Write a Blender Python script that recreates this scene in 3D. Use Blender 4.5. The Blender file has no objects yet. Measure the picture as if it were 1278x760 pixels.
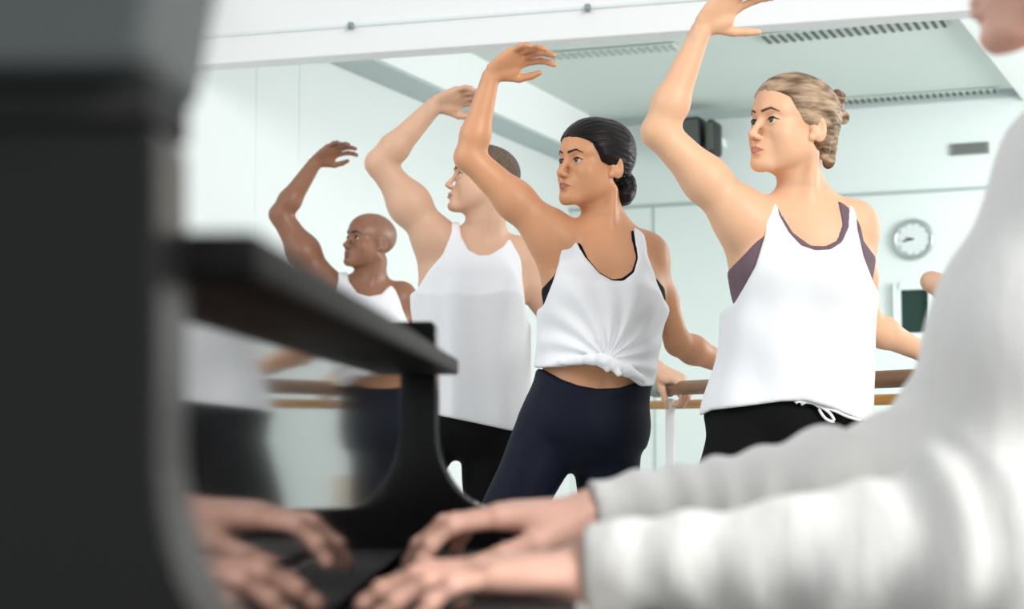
import bpy, math, random
import numpy as np
from mathutils import Vector
random.seed(3)
sc = bpy.context.scene

# ------------------------------------------------------------------ camera
FPX, W, H, HOR = 2000.0, 1278.0, 760.0, 530.0
PITCH = math.atan((HOR - H / 2) / FPX)
EYE = np.array([0.0, 0.0, 0.87])
cd = bpy.data.cameras.new('camera')
cam = bpy.data.objects.new('camera', cd)
sc.collection.objects.link(cam)
sc.camera = cam
cd.sensor_width = 36.0
cd.lens = FPX / W * 36.0
cam.location = EYE
cam.rotation_euler = (math.pi / 2 + PITCH, 0, 0)
cd.clip_start = 0.02
cd.dof.use_dof = True
cd.dof.focus_distance = 3.75
cd.dof.aperture_fstop = 4.4

# ------------------------------------------------------------------ light
world = bpy.data.worlds.new('daylight')
sc.world = world
world.use_nodes = True
world.node_tree.nodes['Background'].inputs[0].default_value = (0.93, 0.97, 1.0, 1)
world.node_tree.nodes['Background'].inputs[1].default_value = 0.62


def area(name, loc, target, size, size_y, power, col=(1, 1, 1)):
    l = bpy.data.lights.new(name, 'AREA')
    l.shape = 'RECTANGLE'
    l.size, l.size_y, l.energy, l.color = size, size_y, power, col
    o = bpy.data.objects.new(name, l)
    sc.collection.objects.link(o)
    o.location = loc
    o.rotation_euler = (Vector(target) - Vector(loc)).to_track_quat('-Z', 'Y').to_euler()
    return o


area('right_key_light', (3.1, -1.1, 3.2), (0.4, 3.7, 1.1), 2.2, 1.9, 235, (1, 0.985, 0.96))  # unseen key from behind right, inferred from the bright sides of the dancers
area('left_fill_light', (-3.4, 2.4, 2.6), (0.2, 4.6, 1.2), 2.2, 1.8, 45, (0.97, 0.99, 1))  # added fill from the left, no window stands here
area('far_wall_fill', (4.9, 6.6, 2.0), (0.4, 9.6, 1.6), 2.0, 1.6, 130, (0.96, 1, 0.99))  # added to brighten the far wall, no source is known there

vs = sc.view_settings
vs.view_transform = 'Standard'
vs.look = 'None'
vs.gamma = 1.0
vs.exposure = 0.18
vs.use_curve_mapping = False
sc.display_settings.display_device = 'sRGB'


def q(px, py, D):
    """world point seen at photo pixel (px, py) at distance D ahead"""
    a, b = (px - W / 2) / FPX, (H / 2 - py) / FPX
    c, s = math.cos(PITCH), math.sin(PITCH)
    fy, fz = c - b * s, s + b * c
    return np.array([a / fy * D, D, EYE[2] + fz / fy * D])


def px_of(P):
    c, s = math.cos(PITCH), math.sin(PITCH)
    y, z = P[..., 1], P[..., 2] - EYE[2]
    dep, up = y * c + z * s, -y * s + z * c
    return W / 2 + FPX * P[..., 0] / dep, H / 2 - FPX * up / dep


# ------------------------------------------------------------------ materials
def mat(name, col, rough=0.6, metal=0.0, spec=0.5, bump=None, coat=0.0, sss=0.0, var=None, sheen=0.0):
    m = bpy.data.materials.new(name)
    m.use_nodes = True
    nt = m.node_tree
    b = nt.nodes['Principled BSDF']
    b.inputs['Base Color'].default_value = (*col, 1)
    b.inputs['Roughness'].default_value = rough
    b.inputs['Metallic'].default_value = metal
    b.inputs['Specular IOR Level'].default_value = spec
    b.inputs['Coat Weight'].default_value = coat
    b.inputs['Coat Roughness'].default_value = 0.05
    b.inputs['Sheen Weight'].default_value = sheen
    if sss:
        b.inputs['Subsurface Weight'].default_value = sss
        b.inputs['Subsurface Radius'].default_value = (1.0, 0.35, 0.2)
        b.inputs['Subsurface Scale'].default_value = 0.008
    tc = nt.nodes.new('ShaderNodeTexCoord')
    if var:
        sc_, amt = var
        n = nt.nodes.new('ShaderNodeTexNoise')
        n.inputs['Scale'].default_value = sc_
        n.inputs['Detail'].default_value = 4
        nt.links.new(tc.outputs['Object'], n.inputs['Vector'])
        mx = nt.nodes.new('ShaderNodeMix')
        mx.data_type = 'RGBA'
        mx.inputs[6].default_value = (*[c * (1 - amt) for c in col], 1)
        mx.inputs[7].default_value = (*[min(1, c * (1 + amt)) for c in col], 1)
        nt.links.new(n.outputs[0], mx.inputs[0])
        nt.links.new(mx.outputs[2], b.inputs['Base Color'])
    if bump:
        sc_, st, stretch = bump
        mp = nt.nodes.new('ShaderNodeMapping')
        mp.inputs['Scale'].default_value = stretch
        n = nt.nodes.new('ShaderNodeTexNoise')
        n.inputs['Scale'].default_value = sc_
        n.inputs['Detail'].default_value = 3
        bp = nt.nodes.new('ShaderNodeBump')
        bp.inputs['Strength'].default_value = st
        bp.inputs['Distance'].default_value = 0.01
        nt.links.new(tc.outputs['Object'], mp.inputs['Vector'])
        nt.links.new(mp.outputs[0], n.inputs['Vector'])
        nt.links.new(n.outputs[0], bp.inputs['Height'])
        nt.links.new(bp.outputs[0], b.inputs['Normal'])
    return m


M = {}
M['wall'] = mat('pale green painted wall', (0.80, 0.86, 0.845), 0.6, var=(1.5, 0.02), bump=(40, 0.05, (1, 1, 1)))
M['wall_left'] = mat('white painted wall', (0.80, 0.83, 0.82), 0.6, var=(1.2, 0.015))
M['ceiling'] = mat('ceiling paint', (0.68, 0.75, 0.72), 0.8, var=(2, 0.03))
M['beam'] = mat('beam paint', (0.90, 0.91, 0.91), 0.7, var=(2, 0.01))
M['line'] = mat('grey line paint', (0.45, 0.52, 0.52), 0.6)
M['grey_sheet'] = mat('grey trim and underside shade', (0.50, 0.57, 0.57), 0.6)  # grey of a shaded underside put into the colour, also used on trim
M['floor'] = mat('grey vinyl floor', (0.42, 0.42, 0.40), 0.45, var=(3, 0.08))
M['black'] = mat('black piano lacquer', (0.006, 0.006, 0.007), 0.07, spec=0.6, coat=0.6)
M['black_soft'] = mat('satin black lacquer', (0.008, 0.008, 0.008), 0.38, spec=0.2)
M['cheek'] = mat('polished black cheek', (0.005, 0.005, 0.005), 0.16, spec=0.28)
M['cheek_near'] = mat('satin black cheek', (0.009, 0.009, 0.009), 0.30, spec=0.2)
M['ledge'] = mat('worn black ledge', (0.006, 0.006, 0.006), 0.5, spec=0.12)
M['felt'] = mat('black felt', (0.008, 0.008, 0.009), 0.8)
M['white_key'] = mat('white key top', (0.82, 0.82, 0.78), 0.25, coat=0.3)
M['black_key'] = mat('black key', (0.01, 0.01, 0.01), 0.3)
M['rail'] = mat('varnished brown rail', (0.24, 0.13, 0.065), 0.4, var=(14, 0.35))
M['rail2'] = mat('orange beech rail', (0.72, 0.36, 0.08), 0.4, var=(14, 0.15))
M['post'] = mat('white painted steel', (0.86, 0.88, 0.88), 0.35)
M['steel'] = mat('grey steel', (0.30, 0.35, 0.35), 0.35, metal=0.5)
M['beige'] = mat('beige rubber', (0.70, 0.63, 0.50), 0.7)
M['dark'] = mat('dark plastic', (0.015, 0.017, 0.018), 0.5)
M['bracket'] = mat('white plastic', (0.8, 0.85, 0.85), 0.5)
M['vent'] = mat('vent grey', (0.30, 0.32, 0.31), 0.6)
M['slot'] = mat('vent slot dark', (0.10, 0.11, 0.10), 0.8)
M['chrome'] = mat('brushed chrome', (0.55, 0.58, 0.58), 0.25, metal=0.8)
M['dial'] = mat('clock dial', (0.72, 0.78, 0.78), 0.4)
M['glass_dark'] = mat('dark window glass', (0.02, 0.05, 0.04), 0.4, spec=0.2)
M['slot_pale'] = mat('pale vent slot', (0.42, 0.47, 0.45), 0.8)
M['shirt'] = mat('white jersey', (0.84, 0.85, 0.87), 0.85, bump=(9, 0.25, (1, 1, 0.45)), sheen=0.1)
M['sweater'] = mat('white ribbed knit', (0.80, 0.79, 0.765), 0.85, bump=(26, 0.35, (1.6, 1, 0.4)), sheen=0.2)
M['bra_purple'] = mat('mauve jersey', (0.145, 0.09, 0.115), 0.8, bump=(120, 0.2, (1, 1, 1)))
M['bra_black'] = mat('black jersey', (0.006, 0.006, 0.007), 0.7, spec=0.1)
M['navy'] = mat('navy stretch fabric', (0.006, 0.008, 0.018), 0.6, spec=0.12, bump=(12, 0.1, (1, 1, 0.5)))
M['black_cloth'] = mat('black cloth', (0.005, 0.005, 0.0055), 0.75, spec=0.1, bump=(10, 0.2, (1, 1, 0.4)))
M['skin_w1'] = mat('light warm skin', (0.80, 0.47, 0.29), 0.5, sss=0.12, var=(9, 0.07), spec=0.4)
M['skin_w2'] = mat('tan skin', (0.66, 0.325, 0.17), 0.45, sss=0.12, var=(9, 0.08), spec=0.45)
M['skin_m1'] = mat('fair skin', (0.66, 0.405, 0.275), 0.5, sss=0.12, var=(9, 0.08), spec=0.4)
M['skin_m2'] = mat('brown skin', (0.28, 0.125, 0.07), 0.42, sss=0.1, var=(9, 0.1), spec=0.5)
M['skin_p'] = mat('rosy skin', (0.84, 0.49, 0.38), 0.5, sss=0.15, var=(18, 0.1), spec=0.4)
M['lips_w'] = mat('pink lips', (0.55, 0.17, 0.13), 0.4)
M['lips_w2'] = mat('rose lips', (0.38, 0.12, 0.095), 0.4)
M['lips_m'] = mat('brown lips', (0.42, 0.20, 0.15), 0.5)
M['lips_m2'] = mat('dark lips', (0.18, 0.08, 0.06), 0.5)
M['brow_b'] = mat('brown brow hair', (0.13, 0.065, 0.035), 0.8)
M['brow_k'] = mat('black brow hair', (0.03, 0.018, 0.014), 0.8)
M['eye_white'] = mat('eye white', (0.62, 0.58, 0.55), 0.15)
M['iris'] = mat('dark brown iris', (0.035, 0.02, 0.012), 0.1)
M['lace'] = mat('white cord', (0.85, 0.85, 0.85), 0.8)


def hair_mat(name, c1, c2, rough, stretch=(60, 60, 8)):
    m = mat(name, c1, rough, bump=(1.0, 0.45, stretch), spec=0.3 if c1[0] > .05 else 0.18)
    nt = m.node_tree
    n = [x for x in nt.nodes if x.type == 'TEX_NOISE'][0]
    mx = nt.nodes.new('ShaderNodeMix')
    mx.data_type = 'RGBA'
    mx.inputs[6].default_value = (*c1, 1)
    mx.inputs[7].default_value = (*c2, 1)
    cr = nt.nodes.new('ShaderNodeMapRange')
    cr.inputs[1].default_value, cr.inputs[2].default_value = 0.35, 0.65
    nt.links.new(n.outputs[0], cr.inputs[0])
    nt.links.new(cr.outputs[0], mx.inputs[0])
    nt.links.new(mx.outputs[2], nt.nodes['Principled BSDF'].inputs['Base Color'])
    return m


M['hair_blond'] = hair_mat('dark blond hair', (0.12, 0.07, 0.038), (0.54, 0.38, 0.25), 0.5, (14, 22, 75))
M['hair_black'] = hair_mat('black hair', (0.006, 0.005, 0.005), (0.016, 0.011, 0.010), 0.40, (14, 22, 75))
M['hair_short'] = hair_mat('cropped brown hair', (0.10, 0.065, 0.045), (0.17, 0.12, 0.09), 0.8, (150, 150, 150))
M['stubble'] = mat('shaved scalp', (0.26, 0.125, 0.075), 0.4, var=(40, 0.1))


# ------------------------------------------------------------------ mesh helpers
def link(name, me, m=None, parent=None, smooth=True):
    o = bpy.data.objects.new(name, me)
    sc.collection.objects.link(o)
    if m is not None:
        me.materials.append(m)
    if smooth:
        me.polygons.foreach_set('use_smooth', [True] * len(me.polygons))
    if parent is not None:
        o.parent = parent
        me.transform(parent.matrix_world.inverted())
    return o


def empty(name, loc, label=None, cat=None, group=None):
    o = bpy.data.objects.new(name, None)
    sc.collection.objects.link(o)
    o.location = loc
    o.empty_display_size = 0.1
    from mathutils import Matrix
    o.matrix_world = Matrix.Translation(Vector(loc))
    return tag(o, label, cat, group)


def tag(o, label=None, cat=None, group=None, kind=None):
    for k, v in (('label', label), ('category', cat), ('group', group), ('kind', kind)):
        if v:
            o[k] = v
    return o


def mesh_from(verts, faces):
    me = bpy.data.meshes.new('m')
    me.from_pydata([tuple(map(float, v)) for v in verts], [], faces)
    me.update()
    return me


class MB:
    def __init__(s):
        s.v, s.f = [], []

    def add(s, v, f):
        n = len(s.v)
        s.v += [tuple(map(float, p)) for p in v]
        s.f += [tuple(i + n for i in q_) for q_ in f]
        return s

    def box(s, c, size, ax=None, bev=0.0):
        """bevelled box: centre, full size, axes rows"""
        A = np.eye(3) if ax is None else np.array(ax)
        hx, hy, hz = [d / 2 for d in size]
        b = min(bev, hx * .9, hy * .9, hz * .9)
        if b <= 0:
            P = [(x, y, z) for z in (-hz, hz) for x, y in ((-hx, -hy), (hx, -hy), (hx, hy), (-hx, hy))]
            F = [(3, 2, 1, 0), (4, 5, 6, 7), (0, 1, 5, 4), (1, 2, 6, 5), (2, 3, 7, 6), (3, 0, 4, 7)]
        else:
            def ring(x, y, z):
                x0, y0 = x - b, y - b
                r = []
                for cx, cy, a0 in ((x0, y0, 0), (-x0, y0, 90), (-x0, -y0, 180), (x0, -y0, 270)):
                    for k in range(4):
                        a = math.radians(a0 + 30 * k)
                        r.append((cx + math.cos(a) * b, cy + math.sin(a) * b, z))
                return r

            def inner(z, k):
                x0, y0, r = hx - b, hy - b, b * k
                out = []
                for cx, cy, a0 in ((x0, y0, 0), (-x0, y0, 90), (-x0, -y0, 180), (x0, -y0, 270)):
                    for j in range(4):
                        a = math.radians(a0 + 30 * j)
                        out.append((cx + math.cos(a) * r, cy + math.sin(a) * r, z))
                return out
            rings = []
            for k in range(4):
                a = math.radians(30 * k)
                rings.append(inner(-hz + b - math.sin(math.radians(90 - 30 * k)) * b, math.cos(math.radians(90 - 30 * k))))
            for k in range(4):
                rings.append(inner(hz - b + math.sin(math.radians(30 * k)) * b, math.cos(math.radians(30 * k))))
            P = [p for r in rings for p in r]
            F = [tuple(range(15, -1, -1)), tuple(range(16 * 7, 16 * 8))]
            for r in range(7):
                for j in range(16):
                    a, c2 = r * 16 + j, r * 16 + (j + 1) % 16
                    F.append((a, c2, c2 + 16, a + 16))
        P = [np.array(c) + p[0] * A[0] + p[1] * A[1] + p[2] * A[2] for p in P]
        return s.add(P, F)

    def tube(s, pts, r, n=20, cap=True):
        pts = [np.array(p, float) for p in pts]
        rs = r if hasattr(r, '__len__') else [r] * len(pts)
        V, F = [], []
        for i, p in enumerate(pts):
            t = pts[min(i + 1, len(pts) - 1)] - pts[max(i - 1, 0)]
            t /= np.linalg.norm(t)
            a = np.array([0, 0, 1.0]) if abs(t[2]) < .9 else np.array([1.0, 0, 0])
            u = np.cross(t, a); u /= np.linalg.norm(u)
            w = np.cross(t, u)
            for k in range(n):
                th = 2 * math.pi * k / n
                V.append(p + rs[i] * (math.cos(th) * u + math.sin(th) * w))
        for i in range(len(pts) - 1):
            for k in range(n):
                a, b = i * n + k, i * n + (k + 1) % n
                F.append((a, a + n, b + n, b))
        if cap:
            F.append(tuple(range(n)))
            F.append(tuple(range((len(pts) - 1) * n + n - 1, (len(pts) - 1) * n - 1, -1)))
        return s.add(V, F)

    def prism(s, poly, y0, y1, axis='y'):
        """extrude a polygon (x,z) from y0 to y1"""
        n = len(poly)
        V = [(x, y0, z) for x, z in poly] + [(x, y1, z) for x, z in poly]
        F = [tuple(range(n)), tuple(range(2 * n - 1, n - 1, -1))]
        for i in range(n):
            j = (i + 1) % n
            F.append((i, i + n, j + n, j))
        return s.add(V, F)

    def build(s, name, m, parent=None, smooth=False, bevel=0):
        me = mesh_from(s.v, s.f)
        import bmesh
        bm = bmesh.new(); bm.from_mesh(me)
        bmesh.ops.recalc_face_normals(bm, faces=bm.faces)
        bm.to_mesh(me); bm.free()
        o = link(name, me, m, parent, smooth)
        if bevel:
            md = o.modifiers.new('bevel', 'BEVEL')
            md.width, md.segments, md.limit_method = bevel, 3, 'ANGLE'
        return o


# ------------------------------------------------------------------ signed distance modelling
def nrm(v):
    v = np.array(v, float)
    return v / np.linalg.norm(v)


def smin(a, b, k):
    if k <= 0:
        return np.minimum(a, b)
    h = np.maximum(k - np.abs(a - b), 0) / k
    return np.minimum(a, b) - h * h * k * 0.25


class SDF:
    def __init__(s):
        s.ops = []

    def rc(s, a, b, ra, rb, k=0.02, sub=False):
        a, b = np.array(a, float), np.array(b, float)
        ab = b - a
        L = float(ab @ ab) + 1e-9

        def f(P):
            t = np.clip((P - a) @ ab / L, 0, 1)
            d = P - a - t[:, None] * ab
            return np.sqrt((d * d).sum(1)) - (ra + (rb - ra) * t)
        s.ops.append((f, k, sub))
        return s

    def el(s, c, r, R=None, k=0.02, sub=False):
        c, r = np.array(c, float), np.array(r, float)
        R = np.eye(3) if R is None else np.array(R)

        def f(P):
            p = (P - c) @ R.T
            k0 = np.sqrt(((p / r) ** 2).sum(1)) + 1e-9
            k1 = np.sqrt(((p / (r * r)) ** 2).sum(1)) + 1e-9
            return k0 * (k0 - 1) / k1
        s.ops.append((f, k, sub))
        return s

    def ecyl(s, a, b, ra, rb, S, k=0.02):
        """elliptic tapered column from a to b; radii (side, depth)"""
        a, b = np.array(a, float), np.array(b, float)
        L = np.linalg.norm(b - a)
        U = (b - a) / L
        S = nrm(np.array(S) - (np.array(S) @ U) * U)
        Fw = np.cross(U, S)

        def f(P):
            p = P - a
            t = p @ U
            tt = np.clip(t / L, 0, 1)
            rx, ry = ra[0] + (rb[0] - ra[0]) * tt, ra[1] + (rb[1] - ra[1]) * tt
            x, y = p @ S, p @ Fw
            k0 = np.sqrt((x / rx) ** 2 + (y / ry) ** 2) + 1e-9
            k1 = np.sqrt((x / rx ** 2) ** 2 + (y / ry ** 2) ** 2) + 1e-9
            d = k0 * (k0 - 1) / k1
            e = np.maximum(-t, t - L)
            return np.maximum(d, e)
        s.ops.append((f, k, False))
        return s

    def ev(s, P, act=None):
        P = np.asarray(P, float)
        d = np.full(len(P), 0.2)
        for i, (f, k, sub) in enumerate(s.ops):
            if act is not None and not act[i]:
                continue
            v = f(P)
            d = -smin(-d, v, k) if sub else smin(d, v, k)
        return d


def grid_mesh(sdf, lo, hi, h, post=None, grow=0.0):
    """surface nets over [lo, hi]; returns verts, quads"""
    lo, hi = np.array(lo, float), np.array(hi, float)
    B = 12
    nb = np.maximum(1, np.ceil((hi - lo) / (h * B)).astype(int))
    n = nb * B + 1
    V = np.full(tuple(n), 0.05, np.float32)
    cen = np.stack(np.meshgrid(*[lo[i] + (np.arange(nb[i]) + .5) * B * h for i in range(3)], indexing='ij'), -1).reshape(-1, 3)
    half = B * h * .87
    D = np.stack([f(cen) for f, k, sub in sdf.ops], 1)
    K = np.array([k for f, k, sub in sdf.ops])
    act = D < half * 1.25 + K + 0.03 + grow
    adds = np.array([not sub for f, k, sub in sdf.ops])
    tot = np.full(len(cen), .2)
    minadd = np.where(adds[None], D, 9).min(1)
    use = minadd < half * 1.3 + 0.03 + grow
    off = np.stack(np.meshgrid(*[np.arange(B + 1) * h] * 3, indexing='ij'), -1).reshape(-1, 3)
    ib = np.stack(np.unravel_index(np.arange(len(cen)), tuple(nb)), 1)
    for i in np.nonzero(use)[0]:
        P = lo + ib[i] * B * h + off
        d = sdf.ev(P, act[i]) - grow
        if post is not None:
            d = post(P, d)
        x, y, z = ib[i] * B
        V[x:x + B + 1, y:y + B + 1, z:z + B + 1] = d.reshape(B + 1, B + 1, B + 1)
    ins = V < 0
    c = ins[:-1, :-1, :-1].astype(np.int8)
    for dx in (0, 1):
        for dy in (0, 1):
            for dz in (0, 1):
                if dx or dy or dz:
                    c = c + ins[dx:n[0] - 1 + dx, dy:n[1] - 1 + dy, dz:n[2] - 1 + dz]
    cells = np.argwhere((c > 0) & (c < 8))
    if len(cells) == 0:
        return np.zeros((0, 3)), np.zeros((0, 4), int)
    idx = np.full(tuple(n - 1), -1, np.int32)
    idx[tuple(cells.T)] = np.arange(len(cells))
    corners = np.array([(a, b, d_) for a in (0, 1) for b in (0, 1) for d_ in (0, 1)])
    vals = np.stack([V[tuple((cells + cr).T)] for cr in corners], 1)
    acc = np.zeros((len(cells), 3)); cnt = np.zeros(len(cells))
    for a in range(8):
        for b in range(a + 1, 8):
            if np.abs(corners[a] - corners[b]).sum() == 1:
                va, vb = vals[:, a], vals[:, b]
                m = (va < 0) != (vb < 0)
                t = np.where(m, va / np.where(m, va - vb, 1), 0)
                pt = corners[a] + t[:, None] * (corners[b] - corners[a])
                acc += pt * m[:, None]; cnt += m
    verts = lo + (cells + acc / cnt[:, None]) * h
    quads = []
    for ax in range(3):
        o1, o2 = [i for i in range(3) if i != ax]
        sl0 = [slice(None)] * 3; sl1 = [slice(None)] * 3
        sl0[ax] = slice(0, -1); sl1[ax] = slice(1, None)
        A, Bv = ins[tuple(sl0)], ins[tuple(sl1)]
        e = np.argwhere(A != Bv)
        e = e[(e[:, o1] > 0) & (e[:, o2] > 0) & (e[:, o1] < n[o1] - 1) & (e[:, o2] < n[o2] - 1)]
        if not len(e):
            continue
        u = np.zeros(3, int); w = np.zeros(3, int)
        u[o1] = 1; w[o2] = 1
        qd = np.stack([idx[tuple((e - u - w).T)], idx[tuple((e - w).T)], idx[tuple(e.T)], idx[tuple((e - u).T)]], 1)
        flip = A[tuple(e.T)]
        if ax == 1:
            flip = ~flip
        qd[~flip] = qd[~flip][:, ::-1]
        quads.append(qd)
    quads = np.concatenate(quads)
    return verts, quads


def np_mesh(parts):
    """parts: list of (verts, quads) -> mesh"""
    vs_, qs, off = [], [], 0
    for v, f in parts:
        vs_.append(v); qs.append(f + off); off += len(v)
    v, f = np.concatenate(vs_), np.concatenate(qs)
    me = bpy.data.meshes.new('m')
    me.vertices.add(len(v)); me.vertices.foreach_set('co', v.astype(np.float32).ravel())
    me.loops.add(f.size); me.loops.foreach_set('vertex_index', f.astype(np.int32).ravel())
    me.polygons.add(len(f)); me.polygons.foreach_set('loop_start', np.arange(0, f.size, 4, dtype=np.int32))
    me.update(calc_edges=True)
    me.validate()
    return me


def relax(v, f, it=1, lam=0.5):
    for _ in range(it):
        s = np.zeros_like(v); c = np.zeros(len(v))
        for a, b in ((0, 1), (1, 2), (2, 3), (3, 0)):
            np.add.at(s, f[:, a], v[f[:, b]]); np.add.at(c, f[:, a], 1)
            np.add.at(s, f[:, b], v[f[:, a]]); np.add.at(c, f[:, b], 1)
        ok = c > 0
        v = v.copy()
        v[ok] += lam * (s[ok] / c[ok][:, None] - v[ok])
    return v


def multi_mesh(sdf, lo, hi, h, boxes):
    """one mesh: coarse outside the boxes, fine inside them; boxes = [(lo, hi, h)]"""
    v, f = grid_mesh(sdf, lo, hi, h)
    v = relax(v, f)
    keep = np.ones(len(f), bool)
    parts = []
    for bl, bh, bhh in boxes:
        fv, ff = grid_mesh(sdf, bl, bh, bhh)
        bl = np.array(bl, float); B = 12
        real_hi = bl + np.ceil((np.array(bh) - bl) / (bhh * B)) * B * bhh
        inside = ((v > bl + h * 1.6) & (v < real_hi - h * 1.6)).all(1)
        keep &= ~inside[f].all(1)
        if len(fv):
            parts.append((relax(fv, ff, 1, .35), ff))
    f = f[keep]
    used = np.unique(f)
    mp = np.full(len(v), -1); mp[used] = np.arange(len(used))
    return np_mesh([(v[used], mp[f])] + parts)


def poly_sd(pts, smooth=True):
    """2D signed distance to a closed polygon (negative inside)"""
    pts = np.array(pts, float)
    A, Bp = pts, np.roll(pts, -1, 0)

    def f(x, z):
        P = np.stack([x, z], 1)
        d = np.full(len(P), 1e9); s = np.ones(len(P))
        for a, b in zip(A, Bp):
            e = b - a; w = P - a
            t = np.clip(w @ e / (e @ e + 1e-12), 0, 1)
            r = w - t[:, None] * e
            d = np.minimum(d, (r * r).sum(1))
            c1 = P[:, 1] >= a[1]; c2 = P[:, 1] < b[1]; c3 = e[0] * w[:, 1] > e[1] * w[:, 0]
            s = np.where((c1 & c2 & c3) | (~c1 & ~c2 & ~c3), -s, s)
        return s * np.sqrt(d)
    return f


def spline(pts, n=4):
    pts = np.array(pts, float); N = len(pts); out = []
    for i in range(N):
        p0, p1, p2, p3 = pts[(i - 1) % N], pts[i], pts[(i + 1) % N], pts[(i + 2) % N]
        for k in range(n):
            t = k / n
            out.append(.5 * ((2 * p1) + (-p0 + p2) * t + (2 * p0 - 5 * p1 + 4 * p2 - p3) * t * t + (-p0 + 3 * p1 - 3 * p2 + p3) * t ** 3))
    return out


# ------------------------------------------------------------------ anatomy
def head_frame(yaw, pitch=0, roll=0):
    y, p, r = map(math.radians, (yaw, pitch, roll))
    F = np.array([-math.sin(y), -math.cos(y), 0]); L = np.array([math.cos(y), -math.sin(y), 0]); U = np.array([0, 0, 1.0])
    F, U = F * math.cos(p) + U * math.sin(p), U * math.cos(p) - F * math.sin(p)
    U, L = U * math.cos(r) + L * math.sin(r), L * math.cos(r) - U * math.sin(r)
    return np.stack([L, F, U])          # rows: x = own left, y = forward, z = up


def head_ops(b, c, R, s=1.0, male=False, ears=True):
    T = lambda *p: np.array(c) + (np.array(p, float) * s) @ R
    el = lambda p, r, k=.02, sub=False, rot=None: b.el(T(*p), np.array(r) * s, R if rot is None else rot @ R, k * s, sub)
    rc = lambda p, p2, r1, r2, k=.012, sub=False: b.rc(T(*p), T(*p2), r1 * s, r2 * s, k * s, sub)
    j = 1.10 if male else 1.0
    el((0, -.014, .036), (.073, .094, .079), .01)
    el((0, .020, .030), (.062, .064, .070), .03)
    el((0, .022, -.040), (.052 * j, .056, .066), .03)
    for x in (-1, 1):
        rc((x * .048 * j, .000, -.042), (x * .020 * j, .064, -.093), .015, .013, .03)
        el((x * .042, .056, -.024), (.019, .018, .018), .03)
        el((x * .040, .034, -.050), (.020, .028, .026), .03)
        rc((x * .012, .083, .022), (x * .046, .064, .022), .009, .008, .016)
    el((0, .078, -.094), (.019 * j, .014, .015), .018)
    # forehead
    el((0, .052, .045), (.045, .034, .036), .025)
    # mouth mound
    el((0, .072, -.062), (.026, .019, .024), .02)
    # eye sockets
    for x in (-1, 1):
        el((x * .032, .094, .000), (.019, .020, .0125), .014, True)
    # lids over the eyeballs
    for x in (-1, 1):
        el((x * .0315, .0690, .000), (.0165, .0150, .0145), .005)
        el((x * .0315, .0860, -.0005), (.0150, .012, .0056), .0025, True)
    # nose
    rc((0, .084, .008), (0, .103, -.032), .0056, .0076, .012)
    el((0, .1045, -.035), (.0080, .0085, .0075), .008)
    for x in (-1, 1):
        el((x * .0102, .0945, -.039), (.0056, .0088, .0062), .006)
        el((x * .0058, .104, -.0455), (.0034, .005, .003), .002, True)
    # lips
    for x in (-1, 1):
        rc((x * .005, .0915, -.0600), (x * .024, .078, -.0660), .0052, .0028, .005)
        rc((0, .0905, -.0720), (x * .021, .079, -.0675), .0062, .0030, .005)
    rc((-.021, .0905, -.0658), (.021, .0905, -.0658), .0011, .0011, .003, True)
    rc((0, .0975, -.0658), (0, .0965, -.0658), .0015, .0015, .003, True)
    el((0, .097, -.082), (.018, .009, .004), .01, True)
    if ears:
        for x in (-1, 1):
            a = math.radians(22 * x); ca, sa = math.cos(a), math.sin(a)
            rot = np.array([[ca, sa, 0], [-sa, ca, 0], [0, 0, 1.]])
            t = math.radians(-14); ct, st = math.cos(t), math.sin(t)
            rot = np.array([[1, 0, 0], [0, ct, st], [0, -st, ct]]) @ rot
            el((x * .0755, -.014, -.004), (.0085, .0185, .031), .006, rot=rot)
            el((x * .0850, -.010, .002), (.0075, .0110, .020), .003, True, rot=rot)
            el((x * .0715, -.002, -.026), (.006, .008, .008), .006)
    return T


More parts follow.
